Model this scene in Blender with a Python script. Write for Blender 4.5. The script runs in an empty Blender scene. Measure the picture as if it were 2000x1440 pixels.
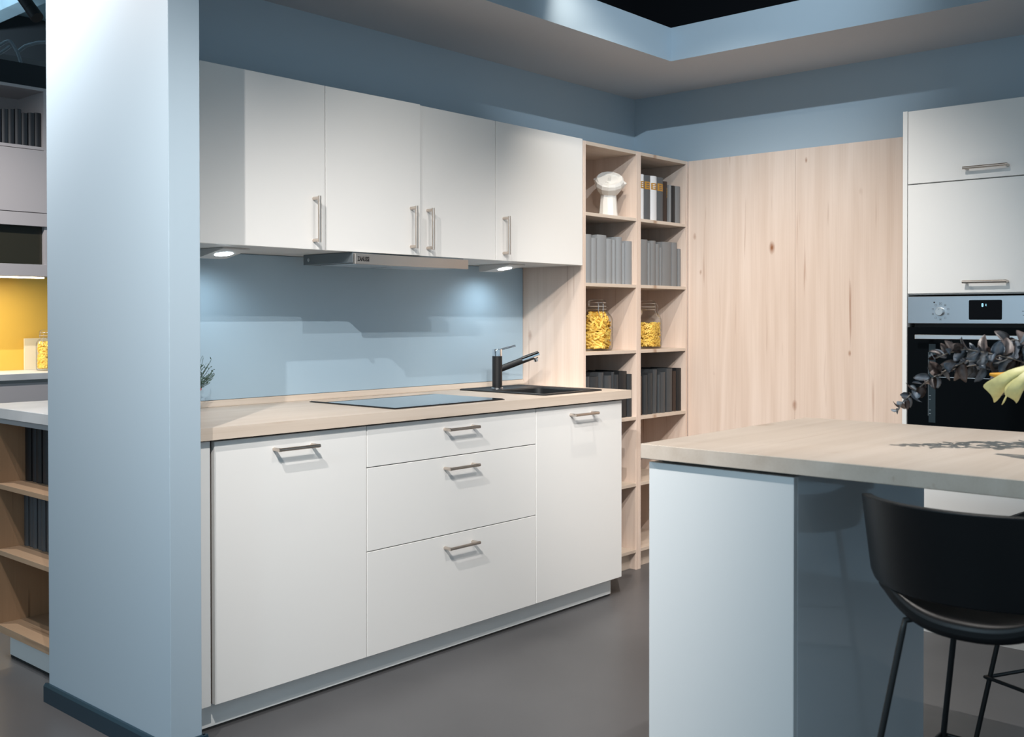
import bpy, bmesh, math, random
import numpy as np
from mathutils import Vector, Matrix, Euler
random.seed(7)
S = bpy.context.scene
COL = S.collection

# ------------------------------------------------------------------ camera
FPX, CYPX = 2049.78, 640.38
YAW, PITCH, ROLL = 0.726015984, -0.0103109786, -0.0006855
CAM = Vector((-1.7665, -2.76985, 1.265))
_F = Vector((math.cos(YAW)*math.cos(PITCH), math.sin(YAW)*math.cos(PITCH), math.sin(PITCH)))
_R = Vector((math.sin(YAW), -math.cos(YAW), 0)); _U = _R.cross(_F)
_c, _s = math.cos(ROLL), math.sin(ROLL)
RT = _c*_R + _s*_U; UP = -_s*_R + _c*_U
def ray(u, v): return RT*((u-1000)/FPX) - UP*((v-CYPX)/FPX) + _F
def on(u, v, ax, val):                     # pixel -> point on an axis plane
    d = ray(u, v); return CAM + d*((val-CAM[ax])/d[ax])
cam = bpy.data.cameras.new('camera'); co = bpy.data.objects.new('camera', cam); COL.objects.link(co)
cam.sensor_width = 36; cam.lens = FPX/2000*36; cam.shift_y = (CYPX-720)/2000; cam.clip_start = .05
m3 = Matrix((RT, UP, -_F)).transposed()
co.matrix_world = Matrix.Translation(CAM) @ m3.to_4x4()
cam.dof.use_dof = True; cam.dof.focus_distance = 4.3; cam.dof.aperture_fstop = 5.6
S.camera = co

# ------------------------------------------------------------------ light
w = bpy.data.worlds.new('showroom'); S.world = w; w.use_nodes = True
w.node_tree.nodes['Background'].inputs[0].default_value = (.62, .84, 1.0, 1)
w.node_tree.nodes['Background'].inputs[1].default_value = .62
S.view_settings.view_transform = 'Standard'; S.view_settings.look = 'None'
S.view_settings.exposure = 0.06; S.view_settings.gamma = 1.0
S.view_settings.use_curve_mapping = False
def spot(loc, to, power, angle=75, blend=.6, col=(1, .95, .88), r=.008):
    l = bpy.data.lights.new('spot_light', 'SPOT'); l.energy = power; l.spot_size = math.radians(angle)
    l.spot_blend = blend; l.color = col; l.shadow_soft_size = r
    o = bpy.data.objects.new('spot_light', l); COL.objects.link(o); o.location = loc
    o.rotation_euler = (Vector(to)-Vector(loc)).to_track_quat('-Z', 'Y').to_euler()
    return o
# showroom track spotlights; lamps marked as added only brighten dim areas
NEU, COOL, WARM = (1, .955, .91), (.78, .90, 1), (1, .92, .82)
spot((-1.10, -1.72, 2.78), (1.05, 0, .25), 262, 60, 1, NEU)
spot((-1.15, -1.00, 2.80), (1.1, .1, .30), 160, 62, 1, NEU)
spot((-.25, -1.95, 2.85), (2.6, .25, .65), 195, 40, 1, NEU)  # added to brighten the right-hand fronts and the bookcase
spot((-.85, .85, 2.60), (-.2, .60, 2.0), 95, 110, 1, (1, .93, .89))
spot((1.53, -.45, 2.80), (2.95, -.25, .35), 72, 92, 1, WARM)
spot((1.50, -.20, 2.80), (2.85, .2, .9), 16, 74, 1, WARM)
spot((.30, -1.45, 2.85), (2.95, -.40, .6), 205, 56, 1, NEU)
spot((.60, -.35, 2.85), (1.5, -.1, .2), 20, 92, 1, WARM)
spot((.98, -1.80, 2.85), (1.05, -2.0, .93), 132, 66, 1, NEU)
spot((.40, -1.90, 3.10), (2.47, -.25, 2.62), 185, 48, 1, COOL, .012)  # added to light the upright faces of the ceiling recess
spot((-3.0, -1.15, 2.6), (.6, -1.6, .3), 118, 62, 1, (.60, .84, 1), .15)  # added, stands in for soft bluish light from the open side
spot((.30, -2.00, 2.85), (1.1, .1, .85), 82, 52, 1, NEU)  # added to lift the middle cabinet fronts
spot((-.35, 2.30, 2.9), (.85, 3.3, 1.2), 195, 80, 1, (1, .95, .93))  # added to brighten the far kitchen
spot((-.6, 1.75, 2.8), (-.05, 1.1, .93), 88, 70, 1, NEU)  # added to brighten the pale concrete worktop
spot((.6, 4.6, 3.2), (.9, 5.6, 3.7), 160, 150, 1, COOL, .05)  # added upward lamp, lifts the dark far ceiling

# ------------------------------------------------------------------ helpers
WL = {}
def put(name, bm, mat, parent=None, loc=None, smooth=None, rot=None):
    """one mesh object; bm holds world coordinates"""
    if loc is None:
        a = [v.co for v in bm.verts]
        loc = Vector(((min(v.x for v in a)+max(v.x for v in a))/2, (min(v.y for v in a)+max(v.y for v in a))/2, min(v.z for v in a)))
    loc = Vector(loc)
    bmesh.ops.translate(bm, verts=bm.verts, vec=-loc)
    me = bpy.data.meshes.new(name); bm.to_mesh(me); bm.free()
    for m in (mat if isinstance(mat, (list, tuple)) else [mat]): me.materials.append(m)
    if smooth is not None:
        me.polygons.foreach_set('use_smooth', [True]*len(me.polygons)); me.set_sharp_from_angle(angle=math.radians(smooth))
    return link(name, me, parent, loc)
def link(name, me, parent, loc):
    o = bpy.data.objects.new(name, me); COL.objects.link(o)
    o.location = Vector(loc) - (WL[parent] if parent else Vector()); o.parent = parent; WL[o] = Vector(loc)
    return o
def tag(o, label=None, cat=None, group=None, kind=None):
    if label: o['label'] = label
    if cat: o['category'] = cat
    if group: o['group'] = group
    if kind: o['kind'] = kind
    return o
def thing(name, loc, label, cat, group=None):
    return tag(link(name, None, None, loc), label, cat, group)
def struct(o): o['kind'] = 'structure'; return o
def BM(): return bmesh.new()
def bx(bm, x0, x1, y0, y1, z0, z1, bev=0, seg=1):
    r = bmesh.ops.create_cube(bm, size=1)
    vs = r['verts']
    for v in vs:
        v.co = Vector((x0+(v.co.x+.5)*(x1-x0), y0+(v.co.y+.5)*(y1-y0), z0+(v.co.z+.5)*(z1-z0)))
    if bev:
        es = list({e for v in vs for e in v.link_edges})
        bmesh.ops.bevel(bm, geom=es, offset=bev, segments=seg, affect='EDGES', profile=.5)
def box(name, x0, x1, y0, y1, z0, z1, mat, parent=None, bev=.0008, seg=1, smooth=None):
    bm = BM(); x0, x1 = sorted((x0, x1)); y0, y1 = sorted((y0, y1)); z0, z1 = sorted((z0, z1))
    bx(bm, x0, x1, y0, y1, z0, z1, bev, seg); return put(name, bm, mat, parent, smooth=smooth)
def tube(bm, pts, r, seg=10, cap=True, closed=False):
    pts = [Vector(p) for p in pts]; n = len(pts); rr = r if isinstance(r, (list, tuple)) else [r]*n
    rings = []; ref = None
    for i, p in enumerate(pts):
        if closed: t = (pts[(i+1) % n]-pts[i-1]).normalized()
        else: t = (pts[min(i+1, n-1)]-pts[max(i-1, 0)]).normalized()
        if ref is None: ref = Vector((0, 0, 1)) if abs(t.z) < .9 else Vector((1, 0, 0))
        a = (ref - t*ref.dot(t)).normalized(); b = t.cross(a); ref = a
        rings.append([bm.verts.new(p+(a*math.cos(2*math.pi*k/seg)+b*math.sin(2*math.pi*k/seg))*rr[i]) for k in range(seg)])
    for i in range(n if closed else n-1):
        A, B = rings[i], rings[(i+1) % n]
        for k in range(seg): bm.faces.new((A[k], A[(k+1) % seg], B[(k+1) % seg], B[k]))
    if cap and not closed: bm.faces.new(rings[0][::-1]); bm.faces.new(rings[-1])
def lathe(bm, prof, c, seg=24, sq=2.0, cap=(True, True)):
    """profile [(r,z)]; sq>2 gives a rounded-square section"""
    rings = []
    for r, z in prof:
        ring = []
        for k in range(seg):
            a = 2*math.pi*(k+.5)/seg; ca, sa = math.cos(a), math.sin(a)
            f = 1/((abs(ca)**sq+abs(sa)**sq)**(1/sq))
            ring.append(bm.verts.new((c[0]+r*f*ca, c[1]+r*f*sa, c[2]+z)))
        rings.append(ring)
    for A, B in zip(rings, rings[1:]):
        for k in range(seg): bm.faces.new((A[k], A[(k+1) % seg], B[(k+1) % seg], B[k]))
    if cap[0]: bm.faces.new(rings[0][::-1])
    if cap[1]: bm.faces.new(rings[-1])
def prism(bm, poly, ax, a0, a1):
    """polygon extruded along axis ax (0,1,2); poly in the two other axes in order"""
    def P(p, a):
        q = list(p); q.insert(ax, a); return Vector(q)
    A = [bm.verts.new(P(p, a0)) for p in poly]; B = [bm.verts.new(P(p, a1)) for p in poly]
    n = len(poly); bm.faces.new(A); bm.faces.new(B[::-1])
    for k in range(n): bm.faces.new((A[k], B[k], B[(k+1) % n], A[(k+1) % n]))
    bmesh.ops.recalc_face_normals(bm, faces=bm.faces)

# ------------------------------------------------------------------ materials
def srgb(r, g, b):
    f = lambda c: (c/255/12.92 if c <= 10 else ((c/255+.055)/1.055)**2.4)
    return (f(r), f(g), f(b), 1)
def mat(name, col, rough=.5, metal=0, spec=.5, coat=0, bump=0, bscale=200, noise=0, nscale=3, emit=None, es=0, coat_r=.05):
    m = bpy.data.materials.new(name); m.use_nodes = True; nt = m.node_tree; N = nt.nodes; L = nt.links
    p = N['Principled BSDF']; c = col if len(col) == 4 else (*col, 1)
    p.inputs['Base Color'].default_value = c; p.inputs['Roughness'].default_value = rough
    p.inputs['Metallic'].default_value = metal; p.inputs['Specular IOR Level'].default_value = spec
    p.inputs['Coat Weight'].default_value = coat; p.inputs['Coat Roughness'].default_value = coat_r
    if emit: p.inputs['Emission Color'].default_value = (*emit, 1); p.inputs['Emission Strength'].default_value = es
    if noise or bump:
        g = N.new('ShaderNodeNewGeometry')
    if noise:
        t = N.new('ShaderNodeTexNoise'); t.inputs['Scale'].default_value = nscale; t.inputs['Detail'].default_value = 5
        L.new(g.outputs['Position'], t.inputs['Vector'])
        r = N.new('ShaderNodeValToRGB'); e = r.color_ramp.elements
        e[0].position = .3; e[1].position = .7
        e[0].color = tuple(x*(1-noise) for x in c[:3])+(1,); e[1].color = tuple(min(1, x*(1+noise)) for x in c[:3])+(1,)
        L.new(t.outputs['Fac'], r.inputs['Fac']); L.new(r.outputs['Color'], p.inputs['Base Color'])
    if bump:
        t = N.new('ShaderNodeTexNoise'); t.inputs['Scale'].default_value = bscale; t.inputs['Detail'].default_value = 3
        L.new(g.outputs['Position'], t.inputs['Vector'])
        b = N.new('ShaderNodeBump'); b.inputs['Strength'].default_value = bump; b.inputs['Distance'].default_value = .002
        L.new(t.outputs['Fac'], b.inputs['Height']); L.new(b.outputs['Normal'], p.inputs['Normal'])
    return m
def wood(name, ax, c_lo, c_hi, c_knot, knots=True, rough=.45, strength=1.0, flat=0, kd=1.0):
    """grain runs along axis ax"""
    m = bpy.data.materials.new(name); m.use_nodes = True; nt = m.node_tree; N = nt.nodes; L = nt.links
    p = N['Principled BSDF']; p.inputs['Roughness'].default_value = rough; p.inputs['Specular IOR Level'].default_value = .4
    g = N.new('ShaderNodeNewGeometry')
    def mapped(cross, along):
        s = [cross]*3; s[ax] = along
        mp = N.new('ShaderNodeMapping'); mp.inputs['Scale'].default_value = s; L.new(g.outputs['Position'], mp.inputs['Vector']); return mp
    def noise(cross, along, detail, dist=0):
        t = N.new('ShaderNodeTexNoise'); t.inputs['Scale'].default_value = 1; t.inputs['Detail'].default_value = detail
        t.inputs['Distortion'].default_value = dist; L.new(mapped(cross, along).outputs[0], t.inputs['Vector']); return t.outputs['Fac']
    def math_(op, a, b=None, cl=False):
        n = N.new('ShaderNodeMath'); n.operation = op; n.use_clamp = cl
        for i, x in enumerate((a, b)):
            if x is None: continue
            if isinstance(x, (int, float)): n.inputs[i].default_value = x
            else: L.new(x, n.inputs[i])
        return n.outputs[0]
    fine = noise(190, 3.0, 4)
    broad = noise(6.5, .40, 3.0, 1.8)
    wv = N.new('ShaderNodeTexWave'); wv.wave_type = 'BANDS'; wv.bands_direction = 'DIAGONAL'
    wv.inputs['Scale'].default_value = 1.0; wv.inputs['Distortion'].default_value = 5; wv.inputs['Detail'].default_value = 2
    wv.inputs['Detail Scale'].default_value = 1.2
    L.new(mapped(7, .30).outputs[0], wv.inputs['Vector'])
    f = math_('ADD', math_('MULTIPLY', broad, .42), math_('ADD', math_('ADD', .13, math_('MULTIPLY', fine, .17)), math_('ADD', .06, math_('MULTIPLY', wv.outputs['Fac'], .04))))
    r = N.new('ShaderNodeValToRGB'); e = r.color_ramp.elements
    e[0].position = .5-.34/strength; e[1].position = .5+.34/strength; e[0].color = c_lo; e[1].color = c_hi
    L.new(f, r.inputs['Fac']); out = r.outputs['Color']
    if knots:
        v = N.new('ShaderNodeTexVoronoi'); v.inputs['Scale'].default_value = 1; v.inputs['Randomness'].default_value = 1
        km = mapped(8.5*kd, 4.2*kd); sc_ = list(km.inputs['Scale'].default_value); sc_[flat] = 0; km.inputs['Scale'].default_value = sc_
        nz = N.new('ShaderNodeTexNoise'); nz.inputs['Scale'].default_value = 30; L.new(g.outputs['Position'], nz.inputs['Vector'])
        ad = N.new('ShaderNodeMixRGB'); ad.blend_type = 'ADD'; ad.inputs[0].default_value = .05; L.new(km.outputs[0], ad.inputs[1]); L.new(nz.outputs['Color'], ad.inputs[2])
        L.new(ad.outputs[0], v.inputs['Vector'])
        sep = N.new('ShaderNodeSeparateColor'); L.new(v.outputs['Color'], sep.inputs[0])
        near = math_('SUBTRACT', 1.0, math_('DIVIDE', v.outputs['Distance'], math_('ADD', .05, math_('MULTIPLY', math_('POWER', sep.outputs[1], 1.5), .13))), True)
        gate = math_('GREATER_THAN', sep.outputs[0], .25)
        kf = math_('MULTIPLY', math_('MULTIPLY', near, gate), math_('ADD', .75, noise(60, 14, 3)), True)
        # streaks
        st = noise(34, 1.6, 2)
        sf = math_('MULTIPLY', math_('SUBTRACT', st, .675), 7.0, True)
        kf = math_('MAXIMUM', kf, math_('MULTIPLY', sf, .75))
        mx = N.new('ShaderNodeMixRGB'); L.new(kf, mx.inputs[0]); L.new(out, mx.inputs[1]); mx.inputs[2].default_value = c_knot
        out = mx.outputs[0]
    L.new(out, p.inputs['Base Color'])
    b = N.new('ShaderNodeBump'); b.inputs['Strength'].default_value = .08; b.inputs['Distance'].default_value = .001
    L.new(fine, b.inputs['Height']); L.new(b.outputs['Normal'], p.inputs['Normal'])
    return m
def steel(name, col, rough, ax, s=500):
    m = mat(name, col, rough, 1); nt = m.node_tree; N = nt.nodes; L = nt.links
    g = N.new('ShaderNodeNewGeometry'); mp = N.new('ShaderNodeMapping'); sc = [s]*3; sc[ax] = 6; mp.inputs['Scale'].default_value = sc
    t = N.new('ShaderNodeTexNoise'); t.inputs['Scale'].default_value = 1
    L.new(g.outputs['Position'], mp.inputs['Vector']); L.new(mp.outputs[0], t.inputs['Vector'])
    r = N.new('ShaderNodeMapRange'); r.inputs[3].default_value = rough*.92; r.inputs[4].default_value = rough*1.1
    L.new(t.outputs['Fac'], r.inputs[0]); L.new(r.outputs[0], N['Principled BSDF'].inputs['Roughness'])
    return m
def clear_glass(name, tint=(1, 1, 1), refl=1.0):
    m = bpy.data.materials.new(name); m.use_nodes = True; nt = m.node_tree; N = nt.nodes; L = nt.links
    N.remove(N['Principled BSDF']); o = N['Material Output']
    t = N.new('ShaderNodeBsdfTransparent'); t.inputs[0].default_value = (*tint, 1)
    g = N.new('ShaderNodeBsdfGlossy'); g.inputs['Roughness'].default_value = .02
    f = N.new('ShaderNodeLayerWeight'); f.inputs['Blend'].default_value = .18
    mu = N.new('ShaderNodeMath'); mu.operation = 'MULTIPLY'; mu.inputs[1].default_value = refl; L.new(f.outputs[0], mu.inputs[0]); mu.use_clamp = True
    mx = N.new('ShaderNodeMixShader'); L.new(mu.outputs[0], mx.inputs[0]); L.new(t.outputs[0], mx.inputs[1]); L.new(g.outputs[0], mx.inputs[2])
    L.new(mx.outputs[0], o.inputs['Surface']); return m

M = {}
M['blue'] = mat('blue_wall_paint', (.385, .478, .55), .55, spec=.35, bump=.06, bscale=260)
M['soffit'] = mat('soffit_paint', (.58, .59, .61), .8, bump=.03, bscale=260)
M['black'] = mat('black_ceiling', (.006, .007, .009), .9, spec=.1)
M['white'] = mat('white_satin_front', (.80, .79, .77), .33, spec=.45)
M['carcass'] = mat('white_carcass', (.62, .62, .61), .5)
M['grey_plinth'] = mat('grey_plinth', (.80, .81, .80), .45)
M['gap_shade'] = mat('carcass_gap_shade', (.09, .07, .06), .7)  # white carcass coloured dark so the gaps between fronts look shaded
M['gap'] = mat('dark_gap', (.02, .02, .02), .8)
M['floor'] = mat('grey_vinyl_floor', (.100, .099, .103), .36, spec=.4, noise=.12, nscale=1.6, bump=.03, bscale=90)
M['base'] = mat('teal_baseboard', srgb(26, 52, 66), .35)
M['splash'] = mat('blue_splashback', (.39, .525, .63), .38, spec=.4)
LO, HI, KN = (.55, .40, .305, 1), (.87, .745, .66, 1), (.28, .11, .045, 1)
M['wood_z'] = wood('maple_upright', 2, LO, HI, KN, strength=1.3)
M['wood_zb'] = wood('maple_back_panel', 2, LO, HI, KN, flat=1, kd=.6)
M['wood_x'] = wood('maple_lengthways', 0, (.55, .445, .355, 1), (.70, .60, .51, 1), (.42, .28, .19, 1), True, .42, flat=2, kd=.5, strength=1.9)
M['wood_y'] = wood('maple_crossways', 1, (.55, .445, .355, 1), (.70, .60, .51, 1), (.38, .25, .16, 1), False, .42)
M['oak_z'] = wood('wild_oak', 2, (.32, .185, .10, 1), (.55, .36, .22, 1), (.06, .03, .015, 1), True, .5)
M['oak_y'] = wood('wild_oak_shelf', 1, (.36, .23, .14, 1), (.52, .37, .25, 1), (.10, .05, .025, 1), True, .5)
M['nickel'] = mat('brushed_nickel', (.60, .53, .47), .30, 1)
M['steel_x'] = steel('brushed_steel_hood', (.72, .64, .58), .34, 0)
M['steel_y'] = steel('brushed_steel_oven', (.58, .62, .66), .30, 1)
M['alu'] = mat('satin_aluminium', (.75, .75, .75), .3, 1)
M['hoodgrey'] = mat('hood_body_grey', (.16, .19, .21), .4, .3)
M['chrome'] = mat('chrome', (.85, .86, .88), .06, 1)
M['sink'] = mat('black_granite', (.012, .013, .014), .42, spec=.5, bump=.1, bscale=900)
M['matt_black'] = mat('matt_black', (.010, .010, .011), .45)
M['hob'] = mat('black_hob_glass', (.008, .009, .010), .03, spec=.8, coat=1, coat_r=.02)
M['ovenglass'] = mat('black_oven_glass', (.003, .004, .005), .08, spec=.12)
M['ovenglass'].node_tree.nodes['Principled BSDF'].inputs['IOR'].default_value = 1.25
M['display'] = mat('black_display', (.003, .003, .004), .15, spec=.1)
M['led'] = mat('blue_led', (.1, .3, .6), .5, emit=(.35, .75, 1), es=3)
M['lens'] = mat('puck_lens', (.9, .95, 1), .4, emit=(.82, .93, 1), es=14)
M['pot'] = mat('red_pot', srgb(200, 52, 44), .35)
M['leaf'] = mat('herb_green', (.07, .125, .10), .6, noise=.4, nscale=60)
M['soil'] = mat('soil', (.02, .015, .01), .9)
M['print'] = mat('dark_print', (.05, .05, .055), .5)
M['letter'] = mat('black_lettering', (.015, .012, .012), .4)
for n, c in dict(grey1=(.27, .285, .30), grey2=(.20, .205, .21), white=(.74, .75, .77), slate=(.085, .092, .10), black=(.010, .011, .013), dark1=(.026, .030, .034), dark2=(.050, .056, .062), brown=(.035, .020, .014), bgdark=(.020, .024, .030)).items():
    M['bk_'+n] = mat('book_cover_'+n, c, .55 if n != 'dark2' else .4)
M['paper'] = mat('page_block', (.30, .30, .30), .8)
M['paper_dark'] = mat('dark_page_block', (.02, .02, .022), .8)
M['gold'] = mat('gold_foil', srgb(190, 140, 52), .4, .35)
M['plaster'] = mat('white_plaster', (.82, .79, .74), .6)
M['glass'] = clear_glass('jar_glass', (.97, .98, .98), .55)
M['pasta'] = mat('pasta', (1.0, .62, .13), .5, noise=.18, nscale=70)
M['rubber'] = mat('rubber_seal', (.55, .50, .45), .6)
M['island_w'] = mat('pale_blue_white_panel', (.72, .735, .735), .40, spec=.4)
M['island_g'] = mat('grey_gloss_panel', (.78, .81, .83), .10, spec=.6, coat=1, coat_r=.015)
M['leather'] = mat('black_leather', (.005, .0052, .006), .40, spec=.35, bump=.15, bscale=500)
M['rod'] = mat('black_steel_rod', (.006, .006, .006), .4)
M['euc1'] = mat('dusty_eucalyptus_leaf', (.19, .225, .27), .40, noise=.5, nscale=40)
M['euc2'] = mat('brown_eucalyptus_leaf', (.14, .115, .11), .45, noise=.4, nscale=40)
M['euc3'] = mat('pale_eucalyptus_leaf', (.50, .56, .62), .38, noise=.3, nscale=40)
M['stem'] = mat('pale_stem', (.20, .18, .16), .6)
M['lily'] = mat('yellow_green_petal', (.62, .58, .25), .5, noise=.25, nscale=25)
M['lilyin'] = mat('orange_spadix', (.75, .36, .02), .6)
M['yellow'] = mat('mustard_splashback', (.80, .50, .085), .5)
M['greyfront'] = mat('warm_grey_front', (.50, .47, .475), .45)
M['darkglass'] = mat('smoked_glass', (.035, .033, .022), .25)
M['concrete'] = mat('pale_concrete_top', (.60, .61, .62), .45, noise=.08, nscale=8)
M['strip'] = mat('led_strip', (1, .95, .85), .4, emit=(1, .86, .62), es=6)
M['bgwall'] = mat('dark_rear_wall', (.012, .018, .023), .8)
M['bgceil'] = mat('raw_blue_ceiling', (.22, .33, .39), .8, noise=.3, nscale=2)
M['cable'] = mat('grey_cable', (.20, .24, .27), .5)
M['cream'] = mat('cream_rectangle', (.78, .70, .52), .5)
M['vase'] = mat('grey_vase', (.25, .26, .27), .4)

# ------------------------------------------------------------------ the setting
WY, WX, ZS, ZT = .62, 3.085, 2.479, 2.637        # kitchen wall, end wall, soffit underside, soffit top
FX0, FX1, FY0, FY1 = -.204, -.105, -.097, .655    # free-standing partition end
TOP = .934
fl = struct(box('floor', -5, 6.5, -5, 6.5, -.05, 0, M['floor'], bev=0)); tag(fl, 'grey matt showroom floor', 'floor')
tag(struct(box('wall_left', FX1, WX+.1, WY, FY1, 0, ZT, M['blue'], bev=0)), 'blue painted wall behind the wall cabinets', 'wall')
tag(struct(box('wall_right', WX, WX+.1, -4.2, WY, 0, ZT, M['blue'], bev=0)), 'blue painted end wall above the wood panels', 'wall')
tag(struct(box('wall_end', FX0, FX1, FY0, FY1, 0, 3.3, M['blue'], bev=.001)), 'pale blue partition end beside the white kitchen', 'wall')
bm = BM()
b0 = .014
prism(bm, [(FX0-b0, 0), (FX0-b0, .052), (FX0-b0+.006, .060), (FX0, .060), (FX0, 0)], 1, FY0-b0, FY1+.012)
prism(bm, [(FY0-b0, 0), (FY0-b0, .052), (FY0-b0+.006, .060), (FY0, .060), (FY0, 0)], 0, FX0-b0, FX1+b0)
prism(bm, [(FX1+b0, 0), (FX1+b0, .052), (FX1+b0-.006, .060), (FX1, .060), (FX1, 0)], 1, FY0-b0, FY0+.10)
tag(struct(put('baseboard_end', bm, M['base'])), 'dark teal baseboard around the blue partition', 'baseboard')
# dropped ceiling along the two walls
bm = BM()
EX, EY = 2.472, -.017
L_ = [(FX0, EY), (EX, EY), (EX, -4.2), (WX, -4.2), (WX, WY), (FX0, WY)]
prism(bm, L_, 2, ZS, ZT)
for f in bm.faces:
    f.material_index = 1 if f.normal.z < -.9 else 0
tag(struct(put('ceiling', bm, [M['blue'], M['soffit']])), 'blue dropped ceiling with a grey underside along both walls', 'ceiling')
tag(struct(box('wall_left_upper', FX1, WX+.1, WY, FY1, ZT, 3.3, M['black'], bev=0)), 'black wall band above the dropped ceiling over the cabinets', 'wall')
tag(struct(box('wall_right_upper', WX, WX+.1, -4.2, WY, ZT, 3.3, M['black'], bev=0)), 'black wall band above the dropped ceiling over the wood panels', 'wall')
tag(struct(box('ceiling_upper', -3.2, WX+.1, -3.2, WY+.3, 3.3, 3.4, M['black'], bev=0)), 'black upper ceiling over the opening', 'ceiling')
# wood panels on the end wall
PX = 3.035
t1 = struct(tag(link('trim_1', None, None, (PX, -.45, 0)), 'tall knotty maple panels on the end wall', 'wall panel'))
for y0, y1 in ((.2395, -.3745), (-.3755, -1.128)):
    box('board', PX, WX-.002, y1, y0, .004, 2.091, M['wood_z'], t1, bev=.0006)

# ------------------------------------------------------------------ handles
HL, HP, HR = .163, .034, .0058
def handle(parent, c, along, out, name='handle'):
    """bar handle: c centre on the front face, along/out unit axes"""
    a, o = Vector(along), Vector(out); c = Vector(c); h = HL/2
    bm = BM()
    tube(bm, [c-a*h+o*HP, c+a*h+o*HP], HR, 12)
    for s in (-1, 1):
        p = c+a*(s*(h-.0075)); tube(bm, [p, p+o*(HP+.002)], .0062, 12)
    return put(name, bm, M['nickel'], parent, loc=c, smooth=40)
Xa, Ya, Za = (1, 0, 0), (0, 1, 0), (0, 0, 1); OUT = (0, -1, 0)

# ------------------------------------------------------------------ base cabinets
G = .0016
DB, DT = .091, .889
def base_unit(x0, x1, label, fronts):
    t = thing('base_cabinet', ((x0+x1)/2, .3, DB), label, 'cabinet', 'base cabinets under the worktop')
    bm = BM()
    if x0 < 1: bx(bm, x0+.0005, x1-.0005, .0205, .60, DB, .8955)
    else:
        bx(bm, x0+.0005, x1-.0005, .0205, .60, DB, .70)
        bx(bm, x0+.0005, x0+.02, .0205, .60, .70, .8955); bx(bm, x1-.02, x1-.0005, .0205, .60, .70, .8955)
    put('body', bm, M['gap_shade'], t)
    for nm, z0, z1, hz in fronts:
        d = box(nm, x0+G, x1-G, 0, .019, z0, z1, M['white'], t, .0012)
        handle(d, ((x0+x1)/2 if nm == 'drawer_front' or x0 > 1 else .291, 0, hz), Xa, OUT)
    return t
base_unit(0, .60, 'white base cabinet with one tall door between filler strip and drawers', [('door', DB, DT, .846)])
base_unit(.60, 1.50, 'wide white base cabinet with three drawers under the hob', [('drawer_front', .7465, DT, .848), ('drawer_front', .4555, .7435, .703), ('drawer_front', DB, .4525, .407)])
base_unit(1.50, 2.10, 'white base cabinet with one door under the black sink', [('door', DB, DT, .849)])
tag(box('filler_strip', FX1+.001, -.0115, .003, .020, DB, DT+.002, M['white'], None, .001), 'narrow white filler strip between blue partition and base door', 'filler strip')
pl = thing('plinth', (1.0, .06, 0), 'grey plinth board under the white base cabinets', 'plinth')
box('plinth_board', FX1+.001, 2.075, .05, .066, .009, .0905, M['grey_plinth'], pl, .0005)
box('end_cap', 2.0755, 2.083, .05, .066, .009, .0905, M['white'], pl, .0005)
box('seal_strip', FX1+.001, 2.08, .053, .064, 0, .0088, M['gap'], pl, 0)
box('return_board', 2.067, 2.083, .0665, .58, .0, .0905, M['carcass'], pl, .0005)

# worktop with a cut-out for the bowl
BX0, BX1, BY0, BY1 = 1.655, 1.985, .085, .40
bm = BM(); X0, X1, Y0, Y1 = FX1+.001, 2.146, -.020, .6195; z0, z1 = .8965, TOP
OUTL = [(X0, Y0), (X1, Y0), (X1, .2385), (2.1260, .2385), (2.1260, Y1), (X0, Y1)]
CUT = [(BX0-.004, BY0-.004), (BX1+.004, BY0-.004), (BX1+.004, BY1+.004), (BX0-.004, BY1+.004)]
def cap(z):
    L2 = []
    es = []
    for poly in (OUTL, CUT):
        vs = [bm.verts.new((*p, z)) for p in poly]; L2.append(vs)
        es += [bm.edges.new((vs[k], vs[(k+1) % len(vs)])) for k in range(len(vs))]
    bmesh.ops.triangle_fill(bm, edges=es, use_beauty=True); return L2
ct, cb_ = cap(z1), cap(z0)
for A, B in zip(ct, cb_):
    for k in range(len(A)): bm.faces.new((A[k], A[(k+1) % len(A)], B[(k+1) % len(A)], B[k]))
bmesh.ops.recalc_face_normals(bm, faces=bm.faces)
tag(put('worktop', bm, M['wood_x']), 'maple worktop on the white base cabinets with sink and hob', 'worktop')
bm = BM(); prism(bm, [(.6005, TOP+.0005), (.6005, TOP+.004), (.612, TOP+.024), (.6195, TOP+.024), (.6195, TOP+.0005)], 0, FX1+.002, 2.124)
tag(put('upstand', bm, M['wood_x']), 'thin maple upstand strip along the blue splashback', 'upstand')
tag(box('splashback', FX1+.002, 2.124, .613, .6195, TOP+.0255, 1.5025, M['splash'], None, .0004), 'smooth blue splashback panel between worktop and wall cabinets', 'splashback')

# hob
h = thing('hob', (1.045, .28, TOP), 'black glass induction hob set in the maple worktop', 'hob')
box('frame', .757, 1.343, .029, .524, TOP+.0003, TOP+.0035, M['sink'], h, .0012)
box('glass_plate', .761, 1.339, .033, .520, TOP+.0036, TOP+.0055, M['hob'], h, .0008)
for i in range(4): box('touch_mark', .95+i*.05, .953+i*.05, .048, .051, TOP+.0056, TOP+.0058, M['print'], h, 0)

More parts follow.
